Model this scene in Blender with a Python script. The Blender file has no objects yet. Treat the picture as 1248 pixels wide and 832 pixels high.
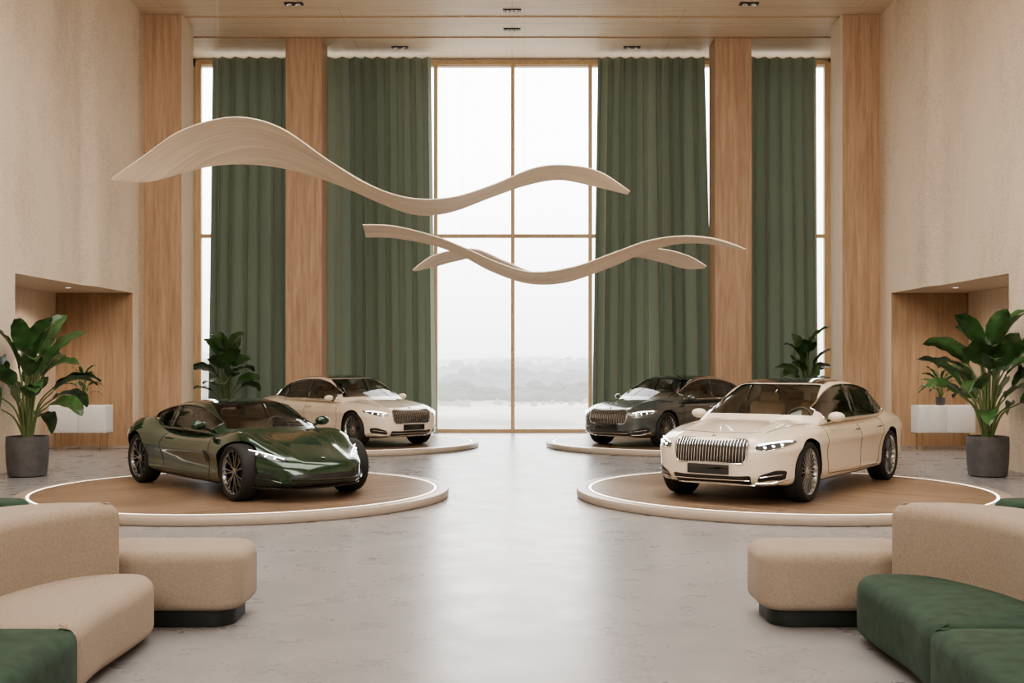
import bpy, bmesh, math, random
import numpy as np
from mathutils import Vector, Matrix, noise
from mathutils.bvhtree import BVHTree
from mathutils.geometry import delaunay_2d_cdt
random.seed(7)
SC = bpy.context.scene
COL = SC.collection
pi = math.pi

# ------------------------------------------------------------------ materials
def _mat(name):
    m = bpy.data.materials.new(name); m.use_nodes = True
    nt = m.node_tree; b = nt.nodes["Principled BSDF"]
    return m, nt, b

def mat(name, color, rough=.5, metal=0., coat=0., emis=None, estr=0., var=0., vscale=5., bump=0., bscale=60., sheen=0., spec=None):
    m, nt, b = _mat(name)
    b.inputs["Base Color"].default_value = (*color, 1)
    b.inputs["Roughness"].default_value = rough
    b.inputs["Metallic"].default_value = metal
    b.inputs["Coat Weight"].default_value = coat
    b.inputs["Coat Roughness"].default_value = .04
    if sheen:
        b.inputs["Sheen Weight"].default_value = sheen
        b.inputs["Sheen Roughness"].default_value = .5
    if spec is not None: b.inputs["Specular IOR Level"].default_value = spec
    if emis:
        b.inputs["Emission Color"].default_value = (*emis, 1)
        b.inputs["Emission Strength"].default_value = estr
    tc = nt.nodes.new("ShaderNodeTexCoord")
    if var:
        n = nt.nodes.new("ShaderNodeTexNoise"); n.inputs["Scale"].default_value = vscale; n.inputs["Detail"].default_value = 6
        nt.links.new(tc.outputs["Object"], n.inputs["Vector"])
        r = nt.nodes.new("ShaderNodeValToRGB")
        r.color_ramp.elements[0].position = .3; r.color_ramp.elements[1].position = .7
        r.color_ramp.elements[0].color = (*[c*(1-var) for c in color], 1)
        r.color_ramp.elements[1].color = (*[min(1, c*(1+var)) for c in color], 1)
        nt.links.new(n.outputs["Fac"], r.inputs["Fac"]); nt.links.new(r.outputs["Color"], b.inputs["Base Color"])
    if bump:
        n = nt.nodes.new("ShaderNodeTexNoise"); n.inputs["Scale"].default_value = bscale; n.inputs["Detail"].default_value = 3
        nt.links.new(tc.outputs["Object"], n.inputs["Vector"])
        bp = nt.nodes.new("ShaderNodeBump"); bp.inputs["Strength"].default_value = bump; bp.inputs["Distance"].default_value = .01
        nt.links.new(n.outputs["Fac"], bp.inputs["Height"]); nt.links.new(bp.outputs["Normal"], b.inputs["Normal"])
    return m

def wood(name, c1, c2, scale=(10, 10, .5), rough=.45, coord="Object", planks=None, bump=.15):
    m, nt, b = _mat(name)
    L = nt.links
    tc = nt.nodes.new("ShaderNodeTexCoord")
    mp = nt.nodes.new("ShaderNodeMapping"); mp.inputs["Scale"].default_value = scale
    L.new(tc.outputs[coord], mp.inputs["Vector"])
    n = nt.nodes.new("ShaderNodeTexNoise"); n.inputs["Scale"].default_value = 1.2; n.inputs["Detail"].default_value = 9
    n.inputs["Roughness"].default_value = .65; n.inputs["Distortion"].default_value = .6
    L.new(mp.outputs["Vector"], n.inputs["Vector"])
    n2 = nt.nodes.new("ShaderNodeTexNoise"); n2.inputs["Scale"].default_value = 7; n2.inputs["Detail"].default_value = 5
    L.new(mp.outputs["Vector"], n2.inputs["Vector"])
    mx = nt.nodes.new("ShaderNodeMath"); mx.operation = "MULTIPLY_ADD"; mx.inputs[1].default_value = .35
    L.new(n2.outputs["Fac"], mx.inputs[0]); L.new(n.outputs["Fac"], mx.inputs[2])
    r = nt.nodes.new("ShaderNodeValToRGB")
    r.color_ramp.elements[0].position = .48; r.color_ramp.elements[1].position = .86
    r.color_ramp.elements[0].color = (*c1, 1); r.color_ramp.elements[1].color = (*c2, 1)
    L.new(mx.outputs[0], r.inputs["Fac"])
    out = r.outputs["Color"]
    if planks:
        br = nt.nodes.new("ShaderNodeTexBrick")
        br.inputs["Color1"].default_value = (1, 1, 1, 1); br.inputs["Color2"].default_value = (planks[3],)*3+(1,)
        br.inputs["Mortar"].default_value = (planks[3]*.55,)*3+(1,)
        br.inputs["Scale"].default_value = 1; br.inputs["Mortar Size"].default_value = .007
        br.inputs["Brick Width"].default_value = planks[0]; br.inputs["Row Height"].default_value = planks[1]
        mp2 = nt.nodes.new("ShaderNodeMapping"); mp2.inputs["Rotation"].default_value = (0, 0, planks[2])
        L.new(tc.outputs[coord], mp2.inputs["Vector"]); L.new(mp2.outputs["Vector"], br.inputs["Vector"])
        mm = nt.nodes.new("ShaderNodeMix"); mm.data_type = "RGBA"; mm.blend_type = "MULTIPLY"; mm.inputs["Factor"].default_value = 1
        L.new(out, mm.inputs["A"]); L.new(br.outputs["Color"], mm.inputs["B"]); out = mm.outputs["Result"]
    L.new(out, b.inputs["Base Color"])
    b.inputs["Roughness"].default_value = rough
    bp = nt.nodes.new("ShaderNodeBump"); bp.inputs["Strength"].default_value = bump; bp.inputs["Distance"].default_value = .01
    L.new(mx.outputs[0], bp.inputs["Height"]); L.new(bp.outputs["Normal"], b.inputs["Normal"])
    return m

def glass_mat(name, tint=(.7, .75, .73), spec=1.0, base=.06):
    m = bpy.data.materials.new(name); m.use_nodes = True
    nt = m.node_tree; nt.nodes.clear(); L = nt.links
    o = nt.nodes.new("ShaderNodeOutputMaterial")
    t = nt.nodes.new("ShaderNodeBsdfTransparent"); t.inputs["Color"].default_value = (*tint, 1)
    g = nt.nodes.new("ShaderNodeBsdfGlossy"); g.inputs["Roughness"].default_value = .02
    lw = nt.nodes.new("ShaderNodeFresnel"); lw.inputs["IOR"].default_value = 1.5
    ma = nt.nodes.new("ShaderNodeMath"); ma.operation = "MULTIPLY_ADD"; ma.inputs[1].default_value = spec; ma.inputs[2].default_value = base; ma.use_clamp = True
    L.new(lw.outputs[0], ma.inputs[0])
    mx = nt.nodes.new("ShaderNodeMixShader")
    L.new(ma.outputs[0], mx.inputs[0]); L.new(t.outputs[0], mx.inputs[1]); L.new(g.outputs[0], mx.inputs[2])
    L.new(mx.outputs[0], o.inputs[0])
    return m

def wall_mat(name, c1, c2):
    m, nt, b = _mat(name); L = nt.links
    tc = nt.nodes.new("ShaderNodeTexCoord")
    mp = nt.nodes.new("ShaderNodeMapping"); mp.inputs["Scale"].default_value = (1, 1, .4)
    L.new(tc.outputs["Object"], mp.inputs["Vector"])
    n = nt.nodes.new("ShaderNodeTexNoise"); n.inputs["Scale"].default_value = .6; n.inputs["Detail"].default_value = 9; n.inputs["Roughness"].default_value = .62
    L.new(mp.outputs["Vector"], n.inputs["Vector"])
    mp3 = nt.nodes.new("ShaderNodeMapping"); mp3.inputs["Scale"].default_value = (1, 1, 3)
    L.new(tc.outputs["Object"], mp3.inputs["Vector"])
    n2 = nt.nodes.new("ShaderNodeTexNoise"); n2.inputs["Scale"].default_value = 9; n2.inputs["Detail"].default_value = 8; n2.inputs["Roughness"].default_value = .72
    L.new(mp3.outputs["Vector"], n2.inputs["Vector"])
    mx = nt.nodes.new("ShaderNodeMath"); mx.operation = "MULTIPLY_ADD"; mx.inputs[1].default_value = .9
    L.new(n2.outputs["Fac"], mx.inputs[0]); L.new(n.outputs["Fac"], mx.inputs[2])
    r = nt.nodes.new("ShaderNodeValToRGB")
    r.color_ramp.elements[0].position = .68; r.color_ramp.elements[1].position = 1.15
    r.color_ramp.elements[0].color = (*c1, 1); r.color_ramp.elements[1].color = (*c2, 1)
    L.new(mx.outputs[0], r.inputs["Fac"]); L.new(r.outputs["Color"], b.inputs["Base Color"])
    b.inputs["Roughness"].default_value = .8
    bp = nt.nodes.new("ShaderNodeBump"); bp.inputs["Strength"].default_value = .35; bp.inputs["Distance"].default_value = .025
    L.new(n2.outputs["Fac"], bp.inputs["Height"]); L.new(bp.outputs["Normal"], b.inputs["Normal"])
    return m

def floor_mat():
    m, nt, b = _mat("polished_concrete"); L = nt.links
    tc = nt.nodes.new("ShaderNodeTexCoord")
    n = nt.nodes.new("ShaderNodeTexNoise"); n.inputs["Scale"].default_value = 1.3; n.inputs["Detail"].default_value = 14; n.inputs["Roughness"].default_value = .78
    L.new(tc.outputs["Object"], n.inputs["Vector"])
    r = nt.nodes.new("ShaderNodeValToRGB")
    r.color_ramp.elements[0].position = .28; r.color_ramp.elements[1].position = .72
    r.color_ramp.elements[0].color = (.215, .209, .214, 1); r.color_ramp.elements[1].color = (.325, .313, .312, 1)
    L.new(n.outputs["Fac"], r.inputs["Fac"]); L.new(r.outputs["Color"], b.inputs["Base Color"])
    n2 = nt.nodes.new("ShaderNodeTexNoise"); n2.inputs["Scale"].default_value = 2.0; n2.inputs["Detail"].default_value = 8; n2.inputs["Roughness"].default_value = .6
    L.new(tc.outputs["Object"], n2.inputs["Vector"])
    mr = nt.nodes.new("ShaderNodeMapRange"); mr.inputs["From Min"].default_value = .3; mr.inputs["From Max"].default_value = .7
    mr.inputs["To Min"].default_value = .25; mr.inputs["To Max"].default_value = .33
    L.new(n2.outputs["Fac"], mr.inputs["Value"]); L.new(mr.outputs[0], b.inputs["Roughness"])
    b.inputs["Specular IOR Level"].default_value = .5
    return m

def curtain_mat():
    m, nt, b = _mat("green_drape"); L = nt.links
    b.inputs["Base Color"].default_value = (.245, .282, .228, 1); b.inputs["Roughness"].default_value = .85
    b.inputs["Specular IOR Level"].default_value = .2
    tr = nt.nodes.new("ShaderNodeBsdfTranslucent"); tr.inputs["Color"].default_value = (.20, .23, .17, 1)
    mx = nt.nodes.new("ShaderNodeMixShader"); mx.inputs[0].default_value = .09
    o = nt.nodes["Material Output"]
    L.new(b.outputs[0], mx.inputs[1]); L.new(tr.outputs[0], mx.inputs[2]); L.new(mx.outputs[0], o.inputs[0])
    return m

M = dict(
    wall=wall_mat("plaster_wall", (.51, .41, .31), (.70, .585, .46)),
    ceil=wood("ceiling_oak", (.64, .51, .375), (.77, .64, .49), (.5, 9, 9), .55, planks=(8, 1.2, 0, .95)),
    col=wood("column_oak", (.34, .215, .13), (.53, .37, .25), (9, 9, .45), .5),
    col_lit_side=wood("window_lit_oak_side", (.64, .53, .41), (.77, .65, .53), (9, 9, .45), .5),  # paler column oak: window light on the inner face put into the colour
    nichewood=wood("niche_oak", (.28, .175, .10), (.45, .30, .19), (9, 9, .45), .5),
    nichelight=wood("niche_pale_oak", (.60, .48, .36), (.72, .60, .47), (9, 9, .5), .5),
    frame=wood("window_frame_wood", (.42, .28, .16), (.55, .39, .235), (9, 9, .6), .5),
    deck=wood("platform_deck_oak", (.19, .125, .080), (.41, .29, .20), (.9, 14, 3), .33, planks=(2.4, .19, .0, .76)),
    wave=wood("bent_oak", (.58, .47, .36), (.78, .67, .53), (.5, 14, 1), .5, coord="UV", bump=.02),
    rim=mat("platform_rim_lacquer", (.42, .35, .285), .35),
    floor=floor_mat(), curtain=curtain_mat(),
    led=mat("led_white", (1, 1, 1), .4, emis=(1, .90, .76), estr=4),
    black=mat("satin_black", (.012, .012, .012), .4),
    gloss=mat("gloss_black", (.008, .009, .009), .06, coat=1),
    rubber=mat("tyre_rubber", (.015, .015, .015), .75),
    chrome=mat("chrome", (.8, .8, .8), .12, 1),
    alloy=mat("alloy_silver", (.45, .45, .45), .25, 1),
    dalloy=mat("dark_alloy", (.24, .24, .24), .25, 1),
    disc=mat("brake_steel", (.3, .3, .3), .35, 1),
    cream_int=mat("cream_leather", (.66, .55, .44), .5),
    dark_int=mat("dark_leather", (.09, .075, .06), .5),
    glass=glass_mat("car_glass", (.88, .90, .88), 1., .01),
    dglass=glass_mat("dark_tinted_glass", (.36, .39, .38), 1., .05),
    lens=mat("headlamp_lens", (.06, .065, .07), .08, .3, coat=1),
    drl=mat("daylight_led", (1, 1, 1), .3, emis=(1, .98, .94), estr=7),
    tail=mat("tail_lamp_red", (.25, .01, .01), .15, coat=1),
    white=mat("white_lacquer", (.74, .73, .71), .35),
    brass=mat("brass_leg", (.35, .24, .12), .35, 1),
    pot=mat("stone_pot_grey", (.085, .08, .08), .65, var=.2, vscale=8, bump=.2, bscale=40),
    soil=mat("dark_soil", (.03, .02, .013), .95, bump=.8, bscale=50),
    stem=mat("plant_stem", (.12, .16, .06), .6),
    beige=mat("beige_boucle", (.31, .246, .188), .9, var=.12, vscale=60, bump=.5, bscale=220, sheen=.1),
    greenf=mat("green_velvet", (.018, .045, .025), .8, var=.35, vscale=10, bump=.3, bscale=200, sheen=.06, spec=.22),
    plinth=mat("dark_plinth", (.008, .012, .010), .5),
    leaf=mat("glossy_leaf", (.045, .10, .033), .33, var=.45, vscale=4),
)

# ------------------------------------------------------------------ mesh helpers
class MB:
    def __init__(s): s.v = []; s.f = []; s.m = []
    def add(s, vs, fs, mi=0):
        o = len(s.v); s.v += [tuple(v) for v in vs]
        for f in fs: s.f.append(tuple(i+o for i in f)); s.m.append(mi)
    def box(s, c, d, mi=0, rot=None):
        vs = []
        for sx in (-.5, .5):
            for sy in (-.5, .5):
                for sz in (-.5, .5):
                    p = Vector((sx*d[0], sy*d[1], sz*d[2]))
                    if rot is not None: p = rot @ p
                    vs.append(p+Vector(c))
        s.add(vs, [(0, 1, 3, 2), (4, 6, 7, 5), (0, 4, 5, 1), (2, 3, 7, 6), (0, 2, 6, 4), (1, 5, 7, 3)], mi)
    def rbox(s, c, d, bev=.02, mi=0, seg=3, rot=None):
        bm = bmesh.new(); bmesh.ops.create_cube(bm, size=1)
        for v in bm.verts: v.co = Vector((v.co.x*d[0], v.co.y*d[1], v.co.z*d[2]))
        bmesh.ops.bevel(bm, geom=bm.edges[:], offset=min(bev, .49*min(d)), segments=seg, affect='EDGES', profile=.5)
        bm.verts.index_update()
        vs = [((rot @ v.co) if rot is not None else v.co)+Vector(c) for v in bm.verts]
        s.add(vs, [[v.index for v in f.verts] for f in bm.faces], mi); bm.free()
    def tube(s, pts, r, mi=0, n=8, closed=False, caps=True):
        pts = [Vector(p) for p in pts]; N = len(pts)
        rs = r if isinstance(r, (list, tuple)) else [r]*N
        vs = []; up = None
        for i, p in enumerate(pts):
            if closed: t = pts[(i+1) % N]-pts[i-1]
            else: t = pts[min(i+1, N-1)]-pts[max(i-1, 0)]
            if t.length < 1e-9: t = Vector((0, 0, 1))
            t.normalize()
            if up is None: up = t.orthogonal()
            a = up-t*up.dot(t)
            if a.length < 1e-6: a = t.orthogonal()
            a.normalize(); up = a; b = t.cross(a)
            for k in range(n):
                an = 2*pi*k/n; vs.append(p+(a*math.cos(an)+b*math.sin(an))*rs[i])
        fs = []
        R = N if closed else N-1
        for i in range(R):
            j = (i+1) % N
            for k in range(n):
                k2 = (k+1) % n; fs.append((i*n+k, i*n+k2, j*n+k2, j*n+k))
        if caps and not closed: fs.append(tuple(range(n))[::-1]); fs.append(tuple((N-1)*n+k for k in range(n)))
        s.add(vs, fs, mi)
    def lathe(s, prof, mi=0, n=48, axis='z', c=(0, 0, 0), caps=False):
        vs = []; c = Vector(c)
        for (r, h) in prof:
            for k in range(n):
                a = 2*pi*k/n
                x, y = r*math.cos(a), r*math.sin(a)
                vs.append(c+(Vector((x, y, h)) if axis == 'z' else Vector((x, h, y)) if axis == 'y' else Vector((h, x, y))))
        fs = []
        for i in range(len(prof)-1):
            for k in range(n):
                k2 = (k+1) % n; fs.append((i*n+k, i*n+k2, (i+1)*n+k2, (i+1)*n+k))
        if caps: fs.append(tuple(range(n))[::-1]); fs.append(tuple((len(prof)-1)*n+k for k in range(n)))
        s.add(vs, fs, mi)
    def ell(s, c, r, mi=0, n=20, m=12):
        pr = [(max(1e-4, math.sin(pi*i/m)), -math.cos(pi*i/m)) for i in range(m+1)]
        vs = []
        for (q, h) in pr:
            for k in range(n):
                a = 2*pi*k/n; vs.append((c[0]+r[0]*q*math.cos(a), c[1]+r[1]*q*math.sin(a), c[2]+r[2]*h))
        fs = [(i*n+k, i*n+(k+1) % n, (i+1)*n+(k+1) % n, (i+1)*n+k) for i in range(m) for k in range(n)]
        s.add(vs, fs, mi)
    def obj(s, name, mats, parent=None, smooth=True, angle=38, recalc=True, **props):
        me = bpy.data.meshes.new(name); me.from_pydata(s.v, [], s.f)
        for mm in mats: me.materials.append(mm)
        me.polygons.foreach_set("material_index", s.m)
        if recalc:
            bm = bmesh.new(); bm.from_mesh(me); bmesh.ops.recalc_face_normals(bm, faces=bm.faces); bm.to_mesh(me); bm.free()
        if smooth:
            me.polygons.foreach_set("use_smooth", [True]*len(me.polygons)); me.set_sharp_from_angle(angle=math.radians(angle))
        me.update()
        o = bpy.data.objects.new(name, me); COL.objects.link(o)
        if parent is not None: o.parent = parent
        for k, v in props.items(): o[k] = v
        return o

def empty(name, loc, rz=0, **props):
    e = bpy.data.objects.new(name, None); e.location = loc; e.rotation_euler = (0, 0, rz); e.empty_display_size = .2
    COL.objects.link(e)
    for k, v in props.items(): e[k] = v
    return e

def curve(pts, sig=.08):
    xs = np.array([p[0] for p in pts], float); ys = np.array([p[1] for p in pts], float)
    o = np.argsort(xs); xs = xs[o]; ys = ys[o]
    h = np.diff(xs); d = np.diff(ys)/h
    m = np.zeros(len(xs)); m[0] = d[0]; m[-1] = d[-1]
    for i in range(1, len(xs)-1):
        if d[i-1]*d[i] > 0:
            w1 = 2*h[i]+h[i-1]; w2 = h[i]+2*h[i-1]; m[i] = (w1+w2)/(w1/d[i-1]+w2/d[i])
    N = 600; X = np.linspace(xs[0], xs[-1], N); Y = np.zeros(N)
    for q, x in enumerate(X):
        i = min(max(np.searchsorted(xs, x)-1, 0), len(h)-1); t = (x-xs[i])/h[i]
        Y[q] = (2*t**3-3*t*t+1)*ys[i]+(t**3-2*t*t+t)*h[i]*m[i]+(-2*t**3+3*t*t)*ys[i+1]+(t**3-t*t)*h[i]*m[i+1]
    if sig > 0:
        dx = X[1]-X[0]; k = int(3*sig/dx)+1; kk = np.exp(-.5*((np.arange(-k, k+1)*dx)/sig)**2); kk /= kk.sum()
        Yp = np.concatenate([2*Y[0]-Y[k:0:-1], Y, 2*Y[-1]-Y[-2:-k-2:-1]])
        Y = np.convolve(Yp, kk, 'valid')
    return lambda x: float(np.interp(x, X, Y))

def spline(pts, n=8, closed=False):
    P = [Vector(p) for p in pts]; N = len(P); out = []
    R = N if closed else N-1
    for i in range(R):
        if closed: a, b, c, d = P[i-1], P[i], P[(i+1) % N], P[(i+2) % N]
        else: a, b, c, d = P[max(i-1, 0)], P[i], P[i+1], P[min(i+2, N-1)]
        for k in range(n):
            t = k/n
            out.append(.5*((2*b)+(c-a)*t+(2*a-5*b+4*c-d)*t*t+(3*b-a-3*c+d)*t**3))
    if not closed: out.append(P[-1])
    return out

def roundpoly(pts, r=.03, seg=5):
    out = []; N = len(pts)
    for i in range(N):
        p = Vector(pts[i]); a = Vector(pts[i-1])-p; b = Vector(pts[(i+1) % N])-p
        rr = min(r, a.length*.45, b.length*.45)
        p0 = p+a.normalized()*rr; p1 = p+b.normalized()*rr
        for k in range(seg+1):
            t = k/seg; out.append((1-t)**2*p0+2*t*(1-t)*p+t*t*p1)
    return out

def inpoly(p, poly):
    x, y = p; c = False; j = len(poly)-1
    for i in range(len(poly)):
        xi, yi = poly[i][0], poly[i][1]; xj, yj = poly[j][0], poly[j][1]
        if (yi > y) != (yj > y) and x < (xj-xi)*(y-yi)/(yj-yi)+xi: c = not c
        j = i
    return c

def proj(bvh, q, axis, sg, off=0.):
    a, b = q[0], q[1]
    if axis == 'x': o = Vector((6*sg, a, b)); d = Vector((-sg, 0, 0))
    elif axis == 'y': o = Vector((a, 6*sg, b)); d = Vector((0, -sg, 0))
    else: o = Vector((a, b, 6*sg)); d = Vector((0, 0, -sg))
    h = bvh.ray_cast(o, d)
    if h[0] is None: h = bvh.find_nearest(o+d*5)
    nrm = h[1]
    if nrm.dot(d) > 0: nrm = -nrm
    return h[0]+nrm*off

def patch(bvh, poly, axis, sg, off, mb, mi=0, grid=.04):
    poly = [(p[0], p[1]) for p in poly]
    n = len(poly); vs = [Vector(p) for p in poly]
    x0 = min(p[0] for p in poly); x1 = max(p[0] for p in poly); y0 = min(p[1] for p in poly); y1 = max(p[1] for p in poly)
    y = y0+grid/2
    while y < y1:
        x = x0+grid/2
        while x < x1:
            if inpoly((x, y), poly):
                if min((Vector((x, y))-Vector(p)).length for p in poly) > grid*.35: vs.append(Vector((x, y)))
            x += grid
        y += grid
    r = delaunay_2d_cdt(vs, [], [list(range(n))], 1, 1e-6)
    V = [proj(bvh, q, axis, sg, off) for q in r[0]]
    mb.add(V, [tuple(f) for f in r[2]], mi)

def line_on(bvh, pts, axis, sg, r, mb, mi=0, off=0., closed=False, n=6):
    mb.tube([proj(bvh, p, axis, sg, off) for p in pts], r, mi, n=n, closed=closed)

def dens(pts, n=6):
    out = []
    for i in range(len(pts)-1):
        a = Vector(pts[i]); b = Vector(pts[i+1])
        for k in range(n): out.append(a.lerp(b, k/n))
    out.append(Vector(pts[-1])); return out

def box_grid(nu, nv, nw, fn, mfn=None, skip_bottom=False):
    idx = {}; V = []; F = []; Mi = []
    def g(i, j, k):
        key = (i, j, k)
        if key not in idx:
            idx[key] = len(V); V.append(Vector(fn(2*i/nu-1, 2*j/nv-1, 2*k/nw-1)))
        return idx[key]
    def face(ks):
        F.append(tuple(g(*k) for k in ks))
        if mfn:
            c = [sum(k[q] for k in ks)/4 for q in range(3)]
            Mi.append(mfn(2*c[0]/nu-1, 2*c[1]/nv-1, 2*c[2]/nw-1))
        else: Mi.append(0)
    for i in range(nu):
        for j in range(nv):
            face([(i, j, nw), (i+1, j, nw), (i+1, j+1, nw), (i, j+1, nw)])
            if not skip_bottom: face([(i, j, 0), (i, j+1, 0), (i+1, j+1, 0), (i+1, j, 0)])
        for k in range(nw):
            face([(i, 0, k), (i+1, 0, k), (i+1, 0, k+1), (i, 0, k+1)])
            face([(i, nv, k), (i, nv, k+1), (i+1, nv, k+1), (i+1, nv, k)])
    for j in range(nv):
        for k in range(nw):
            face([(0, j, k), (0, j, k+1), (0, j+1, k+1), (0, j+1, k)])
            face([(nu, j, k), (nu, j+1, k), (nu, j+1, k+1), (nu, j, k+1)])
    return V, F, Mi

def prism(poly, axis, lo, hi, mats, mi):
    n = len(poly); vs = []
    for h in (lo, hi):
        for p in poly:
            vs.append((h, p[0], p[1]) if axis == 'x' else (p[0], h, p[1]) if axis == 'y' else (p[0], p[1], h))
    fs = [tuple(range(n)), tuple(range(n, 2*n))[::-1]]+[(i, i+n, (i+1) % n+n, (i+1) % n) for i in range(n)]
    mb = MB(); mb.add(vs, fs, mi)
    return mb.obj("cutter", mats, smooth=False)

def apply_bool(o, cutters, solid=0, angle=35):
    if solid:
        md = o.modifiers.new("s", "SOLIDIFY"); md.thickness = solid; md.offset = -1
    for c in cutters:
        md = o.modifiers.new("b", "BOOLEAN"); md.operation = "DIFFERENCE"; md.object = c; md.solver = "EXACT"
    bpy.context.view_layer.update()
    dg = bpy.context.evaluated_depsgraph_get()
    me = bpy.data.meshes.new_from_object(o.evaluated_get(dg))
    o.modifiers.clear(); o.data = me
    me.polygons.foreach_set("use_smooth", [True]*len(me.polygons)); me.set_sharp_from_angle(angle=math.radians(angle))
    for c in cutters: bpy.data.objects.remove(c, do_unlink=True)

# ------------------------------------------------------------------ wheels
WHEELS = {}
def wheel_data(kind):
    if kind in WHEELS: return WHEELS[kind]
    R = .37; w = .13; rr = .29
    t = MB()
    t.lathe([(rr-.005, -w*.9), (rr+.012, -w), (R-.03, -w), (R-.008, -w*.86), (R, -w*.6), (R, w*.6), (R-.008, w*.86), (R-.03, w), (rr+.012, w), (rr-.005, w*.9), (rr-.005, -w*.9)], 0, 56, 'y')
    rm = MB()
    rm.lathe([(rr-.002, -.11), (rr-.02, -.1), (rr-.03, .06), (rr-.012, .108), (rr+.008, .122), (rr+.012, .112), (rr, .1)], 0, 56, 'y')
    n = 22 if kind == "multi" else 14
    for i in range(n):
        if kind == "multi": a0 = 2*pi*i/n; a1 = a0
        else: a0 = 2*pi*(i//2)/7+(.07 if i % 2 else -.07); a1 = 2*pi*(i//2)/7+(.20 if i % 2 else -.20)
        w0 = .010 if kind == "multi" else .015; w1 = .009 if kind == "multi" else .011
        def pt(a, r, side, y): return (r*math.cos(a)-side*math.sin(a), y, r*math.sin(a)+side*math.cos(a))
        vs = []
        for (a, r, ww, y) in ((a0, .045, w0, .085), ((a0+a1)/2, .16, (w0+w1)/2, .10), (a1, rr-.012, w1, .11)):
            for (sd, yy) in ((-ww, y-.03), (ww, y-.03), (ww*.6, y), (-ww*.6, y)): vs.append(pt(a, r, sd, yy))
        fs = [(0, 3, 2, 1), (8, 9, 10, 11)]
        for q in (0, 4):
            for k in range(4): fs.append((q+k, q+(k+1) % 4, q+4+(k+1) % 4, q+4+k))
        rm.add(vs, fs, 0)
    rm.lathe([(.001, .1), (.03, .1), (.04, .092), (.062, .085), (.068, .05), (.001, .05)], 0, 28, 'y')
    d = MB(); d.lathe([(.001, .02), (.19, .02), (.19, .0), (.001, .0)], 0, 40, 'y')
    d.lathe([(.001, -.02), (rr-.02, -.02)], 1, 40, 'y')
    out = []
    for nm, mb, ms in (("t", t, [M["rubber"]]), ("r", rm, [M["alloy"] if kind == "multi" else M["dalloy"]]), ("d", d, [M["disc"], M["black"]])):
        o = mb.obj(nm, ms); out.append(o.data); bpy.data.objects.remove(o)
    WHEELS[kind] = out
    return out

def add_wheels(root, wb, track, kind, wr):
    t, r, d = wheel_data(kind)
    for sx in (1, -1):
        for sy in (1, -1):
            o = bpy.data.objects.new("wheel", t); o.parent = root
            o.location = (sx*wb/2, sy*track, wr)
            o.rotation_euler = (0, 0, 0 if sy > 0 else pi)
            o.scale = (wr/.37,)*3
            COL.objects.link(o)
            for nm, da in (("rim", r), ("brake_disc", d)):
                q = bpy.data.objects.new(nm, da); q.parent = o; COL.objects.link(q)

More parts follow.
